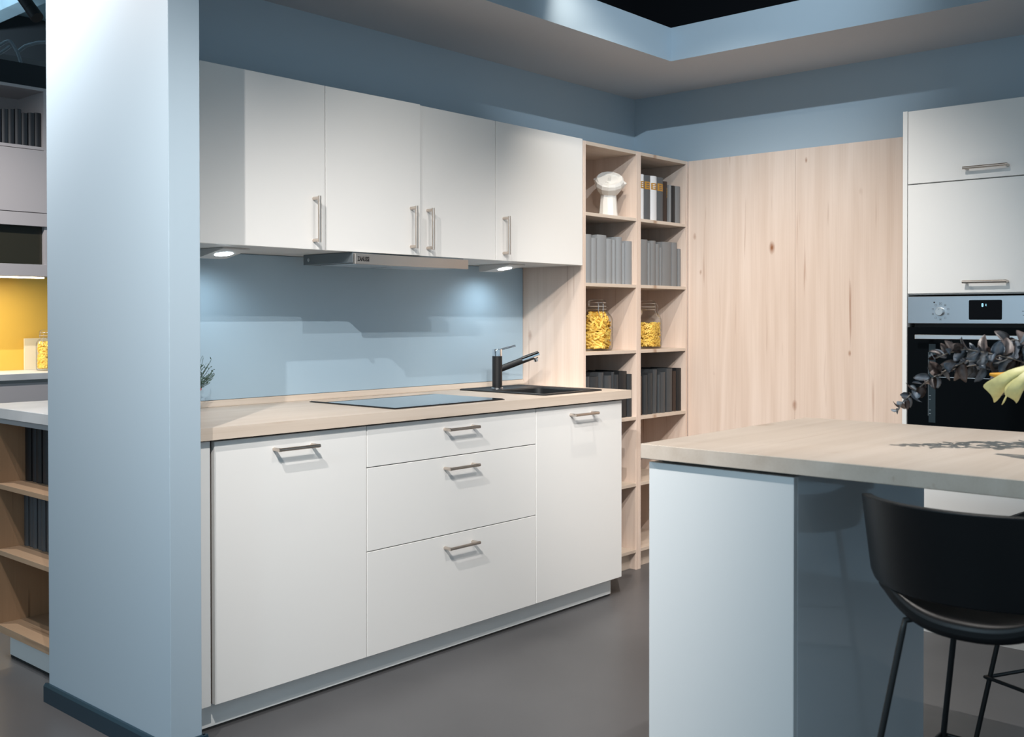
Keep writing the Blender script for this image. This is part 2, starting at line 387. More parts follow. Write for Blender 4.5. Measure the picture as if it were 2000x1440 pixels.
# sink
s = thing('sink', (1.815, .30, TOP), 'black granite sink sunk into the right of the worktop', 'sink')
SX0, SX1, SY0, SY1 = 1.612, 2.020, .047, .551; zr = TOP+.007
bm = BM()
def rrect(x0, x1, y0, y1, r, z, n=5):
    vs = []
    for cx, cy, a0 in ((x1-r, y1-r, 0), (x0+r, y1-r, 90), (x0+r, y0+r, 180), (x1-r, y0+r, 270)):
        for k in range(n+1):
            a = math.radians(a0+90*k/n); vs.append(bm.verts.new((cx+r*math.cos(a), cy+r*math.sin(a), z)))
    return vs
rings = [rrect(SX0, SX1, SY0, SY1, .012, TOP+.0003), rrect(SX0, SX1, SY0, SY1, .012, zr-.002), rrect(SX0+.003, SX1-.003, SY0+.003, SY1-.003, .012, zr),
         rrect(SX0+.016, SX1-.016, SY0+.016, SY1-.016, .012, zr), rrect(SX0+.022, SX1-.022, SY0+.022, SY1-.022, .012, zr-.004),
         rrect(BX0-.006, BX1+.006, BY0-.006, BY1+.006, .035, zr-.004), rrect(BX0, BX1, BY0, BY1, .035, zr-.010),
         rrect(BX0+.006, BX1-.006, BY0+.006, BY1-.006, .04, TOP-.15), rrect(BX0+.03, BX1-.03, BY0+.03, BY1-.03, .04, TOP-.17)]
for A, B in zip(rings, rings[1:]):
    n = len(A)
    for k in range(n): bm.faces.new((A[k], A[(k+1) % n], B[(k+1) % n], B[k]))
bm.faces.new(rings[-1])
bowl = put('basin', bm, M['sink'], s, smooth=35)
bm = BM(); lathe(bm, [(.0, 0), (.042, 0), (.044, .004), (.03, .006), (.0, .004)], ((BX0+BX1)/2, (BY0+BY1)/2, TOP-.171), 20, cap=(False, False)); put('drain', bm, M['chrome'], bowl, smooth=40)

# tap
fx, fy, fz = 1.760, .451, zr-.004
t = thing('kitchen_tap', (fx, fy, fz), 'black mixer tap with chrome head and lever behind the sink', 'tap')
def lz(name, prof, m, c=(fx, fy, fz), seg=28):
    bm = BM(); lathe(bm, prof, c, seg); return put(name, bm, m, t, smooth=40)
lz('base_ring', [(.0265, 0), (.027, .004), (.025, .007)], M['chrome'])
lz('column', [(.0228, .0072), (.0228, .150)], M['matt_black'])
lz('cap', [(.0228, .1505), (.0228, .178), (.0215, .1815), (.018, .183)], M['chrome'])
dv = Vector((.93, -.37, 0)).normalized()
def inplane(u, v):                       # pixel -> point in the vertical plane of the spout
    n = Vector((-dv.y, dv.x, 0)); d = ray(u, v); return CAM + d*((Vector((fx, fy, 0))-CAM).dot(n)/d.dot(n))
p0 = Vector((fx, fy, inplane(979, 719.5).z-.008)); pe = inplane(1051, 692.5)
pd = (pe-p0).normalized(); pj = p0+pd*((pe-p0).length*.58)
bm = BM(); tube(bm, [p0, pj, p0+pd*((pe-p0).length*.96)], .0150, 20); put('spout', bm, M['matt_black'], t, smooth=40)
bm = BM(); up = Vector((0, 0, 1)); up = (up-pd*up.dot(pd)).normalized()
tube(bm, [pj+up*.0022, pe+up*.0015], .0158, 20); hd = put('spray_head', bm, M['chrome'], t, smooth=40)
bm = BM(); tube(bm, [pe-pd*.018-up*.008, pe-pd*.018-up*.027], .0105, 16); put('aerator', bm, M['chrome'], hd, smooth=40)
bm = BM(); l0 = Vector((fx, fy, fz+.176)); le = inplane(1006, 675.5)
tube(bm, [l0, l0.lerp(le, .93), le], [.0042, .0045, .0050], 12); put('lever', bm, M['chrome'], t, smooth=40)

# ------------------------------------------------------------------ wall cabinets
UY, UZ0, UZ1 = .222, 1.504, 2.091
def door(name, x0, x1, parent, hx, ajar=0):
    d = box(name, x0+G, x1-G, UY, UY+.019, UZ0, UZ1, M['white'], parent, .0012)
    handle(d, (hx, UY, 1.610), Za, OUT)
    if ajar:
        # re-origin the door at its hinge edge so that it swings slightly open
        hx0 = x0+G; off = d.location.x+WL[parent].x-hx0
        d.data.transform(Matrix.Translation((off, 0, 0)))
        d.location.x -= off
        for ch in d.children: ch.location.x += off
        d.rotation_euler.z = -ajar
    return d
def wall_unit(x0, x1, label, doors):
    t = thing('wall_cabinet', ((x0+x1)/2, .42, UZ0), label, 'cabinet', 'white wall cabinets')
    box('body', x0+.0005, x1-.0005, UY+.021, .6125, UZ0+.0005, UZ1-.001, M['carcass'], t, 0)
    for d in doors: door('door', *d[:2], t, *d[2:])
wall_unit(FX1+.135, .60, 'white wall cabinet with one door beside the blue partition', [(FX1+.135, .60, .547)])
wall_unit(.60, 1.50, 'white two-door wall cabinet above the cooker hood', [(.60, 1.055, 1.004, .030), (1.055, 1.50, 1.102)])
wall_unit(1.50, 2.10, 'white wall cabinet with one door beside the maple bookcase', [(1.50, 2.10, 1.549)])

# cooker hood
h = thing('cooker_hood', (1.015, .35, 1.459), 'slim pull-out cooker hood with brushed steel front under the wall cabinets', 'cooker hood')
HX0, HX1, HY = .718, 1.312, .200
box('front_strip', HX0, HX1, HY, HY+.012, 1.4595, 1.4975, M['steel_x'], h, .001)
hb = box('body', HX0+.006, HX1-.006, HY+.022, .515, 1.465, 1.5035, M['hoodgrey'], h, .001)
box('drawer', HX0+.012, HX1-.012, HY+.0121, HY+.0219, 1.468, 1.496, M['gap'], h, 0)
for a, b_ in ((.76, 1.00), (1.03, 1.27)): box('grease_filter', a, b_, .245, .455, 1.4615, 1.4648, M['alu'], h, .001)
bm = BM(); tube(bm, [(HX0+.0055, .48, 1.483), (HX0+.003, .48, 1.483)], .007, 14); put('side_screw', bm, M['alu'], h)
cu = bpy.data.curves.new('lettering', 'FONT'); cu.body = 'ZANUSSI'; cu.size = .0235; cu.extrude = .0003; cu.offset = .0007
to = bpy.data.objects.new('lettering', cu); COL.objects.link(to); bpy.context.view_layer.update()
me = bpy.data.meshes.new_from_object(to.evaluated_get(bpy.context.evaluated_depsgraph_get())); bpy.data.objects.remove(to)
me.name = 'lettering'; me.transform(Matrix.Diagonal((.60, 1.0, 1, 1))); me.transform(Matrix.Rotation(math.pi/2, 4, 'X')); me.materials.clear(); me.materials.append(M['letter'])
link('lettering', me, h, (HX0+.011, HY-.0004, 1.4705))['label'] = 'black brand lettering reading ZANUSSI'

# under-cabinet wedge lights
def puck(x, y, label, dx):
    t = thing('under_cabinet_light', (x, y, 1.476), label, 'lamp', 'under-cabinet lights')
    bm = BM(); prism(bm, [(y-.085, 1.5035), (y-.085, 1.4985), (y+.06, 1.474), (y+.10, 1.474), (y+.10, 1.5035)], 0, x-.055, x+.055)
    put('housing', bm, M['carcass'], t)
    th = math.atan2(1.4985-1.474, .145)
    c = Vector((x, y-.01, 1.4985-(.075)*math.tan(th)-.0012))
    bm = BM(); bmesh.ops.create_circle(bm, cap_ends=True, radius=.032, segments=28)
    bmesh.ops.transform(bm, matrix=Matrix.Translation(c) @ Matrix.Rotation(math.pi+th*-1, 4, 'X'), verts=bm.verts)
    put('lens', bm, M['lens'], t)
    spot(c+Vector((0, .0, -.008)), c+Vector((0, .10, -.5)), 3.5, 150, .9, (.82, .94, 1), .028)
puck(.31, .43, 'small wedge lamp with bright lens under wall cabinet by the partition', 0)
puck(1.80, .45, 'small wedge lamp with bright lens under wall cabinet by the bookcase', 0)

# ------------------------------------------------------------------ bookcases
BF, BB = .24, .619
SH = [1.7575, 1.4255, 1.0995, .7658, .4340, .1020]
ST = .016
def bookcase(x0, x1, label):
    t = thing('bookcase', ((x0+x1)/2, .43, 0), label, 'bookcase', 'maple open bookcases')
    box('side_panel', x0, x0+.0185, BF, BB, 0, 2.090, M['wood_z'], t, .0006)
    box('side_panel', x1-.0185, x1, BF, BB, 0, 2.090, M['wood_z'], t, .0006)
    a, b_ = x0+.0187, x1-.0187
    box('top_panel', a, b_, BF, BB, 2.073, 2.090, M['wood_x'], t, .0006)
    box('back_panel', a, b_, BB-.012, BB-.001, .086, 2.0725, M['wood_zb'], t, 0)
    for z in SH: box('shelf', a, b_, BF+.001, BB-.0125, z-ST, z, M['wood_x'], t, .0006)
    box('plinth_board', a, b_, .281, .297, .0, .0855, M['wood_x'], t, 0)
    return t
C0, C1, C2 = 2.127, 2.578, 3.033
bookcase(C0, C1-.0005, 'open maple bookcase next to the white wall cabinets')
bookcase(C1+.0005, C2, 'open maple bookcase next to the tall wood wall panels')

# books -----------------------------------------------------------------
def book(x0, x1, z0, z1, y0, depth, mc, mp, label, group, lean=0, label_bars=None):
    """spine towards -Y, slightly rounded"""
    w_ = x1-x0; z0 += w_*abs(lean)/2; t = thing('book', ((x0+x1)/2, y0+depth/2, z0), label, 'book', group)
    bm = BM(); n = 8; th = .0022
    r = min(.006, w_*.3)
    def outline(x0_, x1_, yf, yb, bow):
        pts = [(x0_, yb)]
        for k in range(n+1):
            u = k/n; pts.append((x0_+u*(x1_-x0_), yf+bow*((2*u-1)**2)))
        pts.append((x1_, yb)); return pts
    o = outline(x0, x1, y0, y0+depth, r); i = outline(x0+th, x1-th, y0+th, y0+depth, r)[::-1]
    poly = o+i; A = [bm.verts.new((*p, z0)) for p in poly]; B = [bm.verts.new((*p, z1)) for p in poly]; N_ = len(poly)
    h_ = len(o)
    for k in range(N_): bm.faces.new((A[k], A[(k+1) % N_], B[(k+1) % N_], B[k]))
    for ring, fl_ in ((A, True), (B, False)):
        for k in range(h_-1):
            q = (ring[k], ring[k+1], ring[N_-2-k], ring[N_-1-k]); bm.faces.new(q[::-1] if fl_ else q)
    bmesh.ops.recalc_face_normals(bm, faces=bm.faces)
    put('cover', bm, mc, t, smooth=40)
    box('pages', x0+th+.0002, x1-th-.0002, y0+.012, y0+depth-.004, z0+.002, z1-.003, mp, t, 0)
    if label_bars:
        zb, hb_, kind = label_bars
        if kind == 'band':
            def band(name, ua, ub, d0, d1, za, zb2, m_, par):
                bm = BM(); us = [ua+(ub-ua)*q/6 for q in range(7)]
                f = lambda u, d: (x0+u*w_, y0+r*((2*u-1)**2)+d)
                prism(bm, [f(u, d0) for u in us]+[f(u, d1) for u in us[::-1]], 2, za, zb2); return put(name, bm, m_, par)
            g = band('gold_label', .08, .95, -.0005, .0005, zb, zb+hb_, M['gold'], t); g['label'] = 'gold title label on the spine'
            for k in range(3):
                band('title_line', .25, random.uniform(.6, .8), -.0008, -.0003, zb+hb_*(.2+.26*k), zb+hb_*(.31+.26*k), mc, g)
        else:
            for k in range(9):
                a = random.uniform(.40, .52)*w_
                box('gold_letters', x0+a, x1-random.uniform(.12, .30)*w_, y0+r*.1-.0003, y0+r*.1+.001, zb+hb_*k/9, zb+hb_*(k+.42)/9, M['gold'], t, 0)
    if lean: t.rotation_euler.y = lean
    return t
ORD = ['first', 'second', 'third', 'fourth', 'fifth', 'sixth', 'seventh', 'eighth', 'ninth']
def row(shelf, items, group, ydef=.262):
    z0 = SH[shelf]+.0003; left = shelf_x = None
    lo_, hi_ = (C0+.0195, C1-.0200) if items[0][0] < 1247 else (C1+.0200, C2-.0195)
    last = lo_
    for k, it in enumerate(items):
        u0, u1, vt, m_, y, lab = it[:6]; y = ydef+.30*((y or ydef)-ydef)
        kw = it[6] if len(it) > 6 else {}
        a = max(on(u0, 500, 1, y).x, last+.0006); b_ = min(max(on(u1, 500, 1, y).x, a+.008), hi_); z1 = on((u0+u1)/2, vt, 1, y).z
        last = b_+kw.get('room', 0)
        if 'bars' in kw:
            v0, v1, kd = kw['bars']; za, zb = on((u0+u1)/2, v1, 1, y).z, on((u0+u1)/2, v0, 1, y).z; bars = (za, zb-za, kd)
        else: bars = None
        book(a, b_, z0, z1, y, kw.get('d', .20), M['bk_'+m_], M['paper_dark'] if m_ in ('black', 'dark1', 'dark2', 'bgdark') else M['paper'], lab.replace('ORD', ORD[k]), group, kw.get('lean', 0), bars)
g1 = 'books on the top shelf by the wood panels'
row(0, [(1251.8, 1259.2, 340.5, 'white', 0, 'white book with gold spine label standing against the shelf divider', {'bars': (354, 368, 'band')}),
        (1259.3, 1271.8, 342.5, 'slate', 0, 'dark grey book with gold label between the two white books', {'bars': (355, 370, 'band')}),
        (1272, 1284.2, 344, 'white', 0, 'white book with gold label between two dark grey books', {'bars': (358, 371, 'band')}),
        (1284.3, 1296.5, 346.6, 'slate', 0, 'dark grey book with gold label beside the brown book', {'bars': (359, 373.5, 'band')}),
        (1297, 1304.8, 354.5, 'brown', .30, 'dark brown book with small gold lettering down its spine', {'bars': (366, 386, 'text'), 'd': .16}),
        (1305, 1312, 361, 'grey2', 0, 'short plain grey book between the brown and black books'),
        (1312.1, 1320, 363, 'black', 0, 'short plain black book between two short grey books'),
        (1320.1, 1330, 364, 'grey2', 0, 'short plain grey book at the end of the gold-labelled row')], g1)
lab = 'light grey book below the white head, ORD from the wall cabinets'
row(1, [(u0, u1, v, 'grey1', y, lab) for u0, u1, v, y in ((1143.8, 1156.8, 457.6, 0), (1157, 1167.6, 464.8, 0), (1168, 1186, 459, .268), (1186.3, 1197.5, 466.6, 0), (1197.7, 1204.4, 468.4, .275), (1204.7, 1216.7, 463, 0), (1217, 1220.8, 474.8, .29), (1221, 1236.6, 471, 0))], 'light grey books below the white head')
lab = 'mid-grey book below the gold-labelled books, ORD from the shelf divider'
row(1, [(u0, u1, v, 'grey2', y, lab) for u0, u1, v, y in ((1253, 1266.4, 468, 0), (1266.8, 1271.7, 475, .275), (1272, 1282.4, 470.3, 0), (1282.8, 1289.3, 477, .265), (1289.7, 1294.3, 484, .28), (1295, 1312.6, 473, .268), (1313.8, 1324, 474, 0), (1325.6, 1331, 486, .268))], 'mid-grey books below the gold-labelled books')
lab = 'charcoal book below the full penne jar, ORD from the splashback side'
row(3, [(u0, u1, v, m_, y, lab) for u0, u1, v, m_, y in ((1144.7, 1153.4, 735.8, 'dark2', .30), (1154, 1170.3, 736, 'dark1', .29), (1170.5, 1181, 728, 'dark2', .31), (1181.5, 1196, 734, 'dark2', .28), (1196.4, 1201.2, 727, 'dark1', .29), (1201.8, 1210, 732, 'dark1', .285), (1211, 1226, 725.4, 'black', .275), (1227, 1238.4, 731, 'dark1', .262))], 'charcoal books below the large penne jar')
lab = 'charcoal book below the partly filled pasta jar, ORD from the shelf divider'
row(3, [(u0, u1, v, m_, y, lab, {'lean': le}) for u0, u1, v, m_, y, le in ((1252, 1255.2, 735, 'brown', .30, 0), (1259.5, 1267, 733, 'dark1', .285, -.012), (1267.8, 1276.4, 729, 'dark1', .285, -.0), (1276.6, 1284.2, 721.8, 'dark2', .295, .022), (1287, 1291.2, 732, 'dark2', .285, .0), (1292, 1301.3, 727, 'dark2', .275, 0), (1304, 1315, 720, 'dark2', .27, 0), (1316.5, 1322, 725, 'brown', .275, 0), (1322.5, 1333, 719.4, 'black', .265, 0))], 'charcoal books below the half-full pasta jar')

# white head ------------------------------------------------------------
hc = Vector((2.452, .335, SH[0]))
t = thing('head_vase', hc, 'white faceted plaster head with upturned face on the top shelf', 'sculpture')
bm = BM(); random.seed(3)
prof = [(.050, 0), (.046, .03), (.041, .075), (.039, .11), (.041, .128), (.042, .150)]
lathe(bm, prof, hc+Vector((0, 0, .0003)), 11)
for v in bm.verts:
    if v.co.z > hc.z+.01: v.co += Vector((random.uniform(-1, 1), random.uniform(-1, 1), 0))*.0025
put('neck', bm, M['plaster'], t, smooth=18)
bm = BM()
R0 = Matrix.Translation(hc+Vector((.0, -.006, .166))) @ Matrix.Rotation(math.radians(40), 4, Vector((math.cos(YAW-math.pi/2), math.sin(YAW-math.pi/2), 0))) @ Matrix.Rotation(YAW-math.pi/2-.25, 4, 'Z') @ Matrix.Diagonal((.70, .70, .95, 1))
pf = [(.052, -.058), (.072, -.040), (.090, -.016), (.100, .010), (.097, .028), (.086, .038), (.06, .037), (.0, .034)]
rings = []; SEG = 13
for r, z in pf[:-1]:
    rings.append([bm.verts.new((r*1.05*math.cos(2*math.pi*k/SEG), r*1.0*math.sin(2*math.pi*k/SEG)*(1.12 if math.sin(2*math.pi*k/SEG) < 0 else 1), z+random.uniform(-.003, .003))) for k in range(SEG)])
for A, B in zip(rings, rings[1:]):
    for k in range(SEG): bm.faces.new((A[k], A[(k+1) % SEG], B[(k+1) % SEG], B[k]))
bm.faces.new(rings[0][::-1]); bm.faces.new(rings[-1])
bmesh.ops.triangulate(bm, faces=bm.faces)
bm.transform(R0); hd = put('head', bm, M['plaster'], t, smooth=14)
def chunk(name, pts, parent):
    bm = BM(); vs = [bm.verts.new(R0 @ Vector(p)) for p in pts]
    bmesh.ops.convex_hull(bm, input=vs); return put(name, bm, M['plaster'], parent)
for sx in (-1, 1):
    chunk('ear', [(sx*.088, .000, -.014), (sx*.088, .028, -.012), (sx*.120, .030, .006), (sx*.114, .004, .010), (sx*.090, -.004, .018), (sx*.092, .026, .022), (sx*.102, .012, -.020)], hd)
chunk('nose', [(-.012, -.040, .034), (.014, -.040, .034), (-.014, -.014, .032), (.016, -.014, .032), (-.007, -.036, .056), (.009, -.036, .056), (-.004, .030, .036), (.006, .030, .036), (-.006, -.016, .052), (.008, -.016, .052)], hd)
chunk('lips', [(-.024, -.066, .030), (.026, -.066, .030), (-.028, -.054, .034), (.030, -.054, .034), (0, -.070, .043), (0, -.052, .044), (.014, -.060, .044), (-.014, -.060, .044)], hd)
chunk('brow', [(-.062, .030, .034), (.062, .030, .034), (-.058, .048, .036), (.058, .048, .036), (-.030, .036, .043), (.030, .036, .043), (0, .030, .041), (-.03, .05, .042), (.03, .05, .042)], hd)

# jars ------------------------------------------------------------------
def jar(c, r, hb, hs, hl, label, clasp_dir, s=4.0):
    c = Vector(c); t = thing('storage_jar', c, label, 'jar', 'glass storage jars')
    bm = BM(); rn = r*.60
    prof = [(r*.88, .0), (r*.97, .006), (r, .016), (r, hb-.010), (r*.985, hb+.004), (r*.92, hb+.018), (r*.76, hb+.032), (rn, hs-.006), (rn, hs), (rn+.005, hs+.003), (rn+.005, hs+.009)]
    lathe(bm, prof, c, 40, s, (True, False)); put('glass_body', bm, M['glass'], t, smooth=60)
    bm = BM(); lathe(bm, [(rn+.004, 0), (rn+.006, .002), (rn+.004, .004)], c+Vector((0, 0, hs+.0092)), 32); put('seal', bm, M['rubber'], t, smooth=60)
    bm = BM(); lathe(bm, [(rn+.005, .0), (rn+.006, .004), (rn+.006, hl-.012), (rn+.001, hl-.004), (rn*.75, hl), (rn*.7, hl-.003)], c+Vector((0, 0, hs+.0134)), 32); put('lid', bm, M['glass'], t, smooth=60)
    d = Vector(clasp_dir).normalized(); n = Vector((-d.y, d.x, 0))
    bm = BM(); R = rn+.0065
    for zz in (hs-.003, hs+.0134+hl*.5):
        tube(bm, [c+Vector((math.cos(a)*R, math.sin(a)*R, zz)) for a in [2*math.pi*k/24 for k in range(24)]], .0012, 6, closed=True)
    p = c+d*(R+.002)
    for s_ in (-1, 1):
        q = n*.012*s_
        tube(bm, [p+q+Vector((0, 0, hs+.0134+hl*.6)), p+q+d*.010+Vector((0, 0, hs+.012)), p+q+d*.004+Vector((0, 0, hs-.006)), p+q*.9+d*.014+Vector((0, 0, hs-.030)), p+q*.4+d*.022+Vector((0, 0, hs-.048))], .0013, 6)
    put('wire_clasp', bm, M['chrome'], t, smooth=60)
    return t
def pasta(name, c, r, h, n, rad, ln, label, dome=.0, s=4.0, curl=False, seed=1):
    rnd = random.Random(seed); bm = BM(); c = Vector(c)
    for _ in range(n):
        z = rnd.uniform(.010, h); ph = rnd.uniform(0, 2*math.pi)
        f = 1/((abs(math.cos(ph))**s+abs(math.sin(ph))**s)**(1/s)); rr = (r-rad*1.6)*f*math.sqrt(rnd.uniform(.35, 1))
        if dome and z > h-dome: rr *= max(.1, (1-(z-(h-dome))/dome*.55))
        p = c+Vector((rr*math.cos(ph), rr*math.sin(ph), z))
        tang = Vector((-math.sin(ph), math.cos(ph), 0)); el = rnd.gauss(0, .5)
        d = (tang*math.cos(el)+Vector((0, 0, 1))*math.sin(el)+Vector((math.cos(ph), math.sin(ph), 0))*rnd.uniform(-.25, .1)).normalized()
        if rnd.random() < .2: d = (d+Vector((math.cos(ph), math.sin(ph), 0))*-1.0).normalized()
        a, b_ = p-d*ln/2, p+d*ln/2
        def clampp(q):
            v = q-c; hh = Vector((v.x, v.y, 0)); L_ = hh.length
            if L_ > 1e-6:
                k = (abs(v.x/L_)**s+abs(v.y/L_)**s)**(-1/s)*(r-rad*1.25)
                top_ = c.z+.145
                if dome and q.z > top_: k *= max(.5, 1-(q.z-top_)/.045*.42)
                if L_ > k: hh *= k/L_
            return Vector((c.x+hh.x, c.y+hh.y, min(max(q.z, c.z+.008+rad), c.z+h+.006)))
        a, b_ = clampp(a), clampp(b_)
        if (a-b_).length < rad*2: continue
        mid = (a+b_)/2+(Vector((0, 0, rad*1.6)) if curl else Vector())
        tube(bm, [a, mid, b_], rad, 7, cap=curl)
    return tag(put(name, bm, M['pasta'], smooth=50), label, 'pasta', kind='stuff')
j1 = on(1165.5, 685.5, 2, SH[2]); j2 = on(1263, 682.3, 2, SH[2])
def under(u, y, z): return Vector((on(u, 640, 1, y).x, y, z))
J1 = under(1166, .335, SH[2]+.0004); J2 = under(1264, .345, SH[2]+.0004)
jar(J1, .066, .150, .205, .032, 'large glass clip jar full of penne on the maple shelf', (-.55, -.83, 0))
pasta('penne_pasta', J1, .064, .182, 460, .0056, .058, 'yellow penne filling the large glass jar', dome=.05, seed=4)
jar(J2, .064, .150, .205, .032, 'glass clip jar about two thirds full of small pasta', (.88, -.48, 0))
pasta('small_pasta', J2, .062, .128, 760, .0046, .019, 'small yellow pasta in the partly filled glass jar', curl=True, seed=6)

# ------------------------------------------------------------------ potted herb
pc = Vector((.205, .47, TOP+.0003))
t = thing('potted_herb', pc, 'small grey-green herb in a red pot behind the blue partition', 'plant')
bm = BM(); lathe(bm, [(.028, 0), (.036, .075), (.039, .078), (.040, .090), (.036, .090), (.034, .080), (.0, .078)], pc, 24, cap=(True, False)); put('pot', bm, M['pot'], t, smooth=40)
rnd = random.Random(11); bm = BM(); bs = BM()
for i in range(150):
    a = rnd.uniform(0, 2*math.pi); el = rnd.uniform(.15, 1.5); L_ = rnd.uniform(.06, .115)
    d = Vector((math.cos(a)*math.cos(el), math.sin(a)*math.cos(el), math.sin(el)))
    p0 = pc+Vector((rnd.uniform(-.018, .018), rnd.uniform(-.018, .018), .076)); pts = [p0+d*L_*k/4+Vector((0, 0, .012*(k/4)**2)) for k in range(5)]
    tube(bs, pts, .0008, 4)
    for k in range(9):
        u = .3+.7*k/8; q = p0+d*L_*u+Vector((0, 0, .012*u*u))
        ld = (d*.6+Vector((rnd.uniform(-1, 1), rnd.uniform(-1, 1), rnd.uniform(-.4, 1)))).normalized(); sd = ld.cross(Vector((rnd.uniform(-1, 1), rnd.uniform(-1, 1), rnd.uniform(-1, 1)))).normalized()
        ll = rnd.uniform(.007, .013); w_ = ll*.22
        vs = [bm.verts.new(x) for x in (q, q+ld*ll*.5+sd*w_, q+ld*ll, q+ld*ll*.5-sd*w_)]; bm.faces.new(vs)
put('leaves', bm, M['leaf'], t)['kind'] = 'stuff'
put('stems', bs, M['leaf'], t)['kind'] = 'stuff'
bm = BM(); lathe(bm, [(.0, .0), (.034, .0), (.0, .004)], pc+Vector((0, 0, .080)), 16, cap=(False, False)); put('soil', bm, M['soil'], t)

# ------------------------------------------------------------------ tall cabinet and oven
TX = 2.46; TYL, TY0, TY1 = -1.1305, -1.1500, -1.750
def yy(u): return on(u, 640, 0, TX).y
t = thing('tall_cabinet', (2.75, -1.45, 0), 'tall white oven cabinet with two upper doors', 'cabinet')
box('side_panel', TX, WX-.055, TY0+.0008, TYL, 0, 2.093, M['white'], t, .001)
box('body', TX+.021, WX-.055, TY1, TY0, 0, 1.344-.60, M['carcass'], t, 0)
box('body', TX+.021, WX-.055, TY1, TY0, 1.3525, 2.090, M['carcass'], t, 0)
box('side_panel', TX, WX-.055, TY1-.0195, TY1-.0008, 0, 2.093, M['white'], t, .001)
box('back_panel', WX-.065, WX-.055, TY1, TY0, .7445, 1.352, M['carcass'], t, 0)
HZ = lambda v: on(1924, v, 0, TX-.03).z
for z0, z1, hz in ((1.7985, 2.091, HZ(324.5)), (1.3575, 1.7945, HZ(550))):
    d = box('door', TX, TX+.019, TY1+G, TY0-G, z0, z1, M['white'], t, .0012)
    handle(d, (TX, (on(1884.5, 328, 0, TX-.03).y+on(1964, 320, 0, TX-.03).y)/2, hz), Ya, (-1, 0, 0))
for z0, z1 in ((.10, .415), (.418, .740)):
    d = box('drawer_front', TX, TX+.019, TY1+G, TY0-G, z0, z1, M['white'], t, .0012)
    handle(d, (TX, -1.45, z1-.05), Ya, (-1, 0, 0))
t2 = thing('oven', (2.75, -1.45, .745), 'built-in oven with steel control panel and black glass door', 'oven')
OX = TX-.001
OY0, OY1 = -1.1530, -1.7470
box('housing', TX+.0205, WX-.12, OY1+.02, OY0-.02, .746, 1.345, M['gap'], t2, 0)
cp = box('control_panel', OX, TX+.020, OY1, OY0, 1.2375, 1.3455, M['steel_y'], t2, .0015)
kc = Vector((OX, yy(1836.9), on(1836.9, 608.8, 0, OX).z))
bm = BM(); tube(bm, [kc+Vector((.0, 0, 0)), kc-Vector((.016, 0, 0)), kc-Vector((.018, 0, 0))], [.0168, .0160, .0145], 32); kn = put('knob', bm, M['alu'], t2, smooth=40)
box('pointer_mark', OX-.0186, OX-.0180, kc.y-.001, kc.y+.001, kc.z+.008, kc.z+.011, M['print'], kn, 0)
rnd = random.Random(5)
for k in range(10):
    a = math.radians(90-36*k); yk, zk = kc.y-.031*math.cos(a), kc.z+.031*math.sin(a)
    sz = .0036 if k else .0050
    bm = BM(); wd = .0007
    for (a0, a1, b0_, b1) in ((-sz, sz, sz-wd, sz), (-sz, sz, -sz, -sz+wd), (-sz, -sz+wd, -sz, sz), (sz-wd, sz, -sz, sz)):
        bx(bm, OX-.0003, OX+.0003, yk+a0, yk+a1, zk+b0_, zk+b1)
    if k in (0, 1, 3, 5, 7): bx(bm, OX-.0003, OX+.0003, yk-.0018, yk+.0018, zk-.0012, zk+.0012)
    put('mode_symbol', bm, M['print'], cp)
bm = BM(); tube(bm, [(OX+.0003, kc.y+.0245, kc.z+.0365), (OX-.0004, kc.y+.0245, kc.z+.0365)], .0032, 12); put('lock_symbol', bm, M['letter'], cp)
for i_, (u_, v_) in enumerate(((1998.5, 608), (2004, 608), (2000, 616), (2007, 616))):
    q = on(u_, v_, 0, OX); box('printed_mark', OX-.0003, OX+.0003, q.y-.004, q.y+.004, q.z-.001, q.z+.001, M['print'], cp, 0)
def rr_box(name, y0, y1, z0, z1, r, x0, x1, m_, parent):
    bm = BM(); poly = []
    for cy, cz, a0 in ((y1-r, z1-r, 0), (y0+r, z1-r, 90), (y0+r, z0+r, 180), (y1-r, z0+r, 270)):
        for k in range(7): a = math.radians(a0+15*k); poly.append((cy+r*math.cos(a), cz+r*math.sin(a)))
    prism(bm, poly, 0, x0, x1); return put(name, bm, m_, parent)
dz0, dz1 = on(1920, 624.8, 0, OX).z, on(1920, 586, 0, OX).z; dy0, dy1 = yy(1957.3), yy(1892.3)
rr_box('display_rim', dy0-.0012, dy1+.0012, dz0-.0012, dz1+.0012, .0055, OX-.0006, OX+.001, M['chrome'], t2)
dp = rr_box('display', dy0, dy1, dz0, dz1, .005, OX-.0012, OX+.001, M['display'], t2)
q = on(1919, 596, 0, OX)
def seg(y0, y1, z0, z1): box('clock_segment', OX-.0016, OX-.0013, q.y+y0, q.y+y1, q.z+z0, q.z+z1, M['led'], dp, 0)
seg(-.0022, .0022, .0052, .0062); seg(-.0022, .0022, -.0006, .0006); seg(-.0022, .0022, -.0062, -.0052); seg(-.0028, -.0018, -.0055, .0055); seg(.0014, .0026, -.0055, .0055)
seg(-.0150, -.0105, .0022, .0034); seg(-.0150, -.0105, -.0034, -.0022)
dr = box('door', OX-.001, TX+.020, OY1, OY0, .750, 1.2225, M['ovenglass'], t2, .0015)
dr['label'] = 'black glass oven door'
hb0 = on(1787.5, 658, 0, OX-.045); hy0 = hb0.y; hz = (on(1788, 653.6, 0, OX-.045).z+on(1788, 662.2, 0, OX-.045).z)/2
hm = box('door_handle', OX-.052, OX-.040, -2.9-hy0, hy0, hz-.0085, hz+.0085, M['alu'], dr, .0015)
for y_ in (hy0-.05, -2.9-hy0+.05): box('handle_post', OX-.0398, OX-.0012, y_-.008, y_+.008, hz-.006, hz+.006, M['alu'], hm, 0)
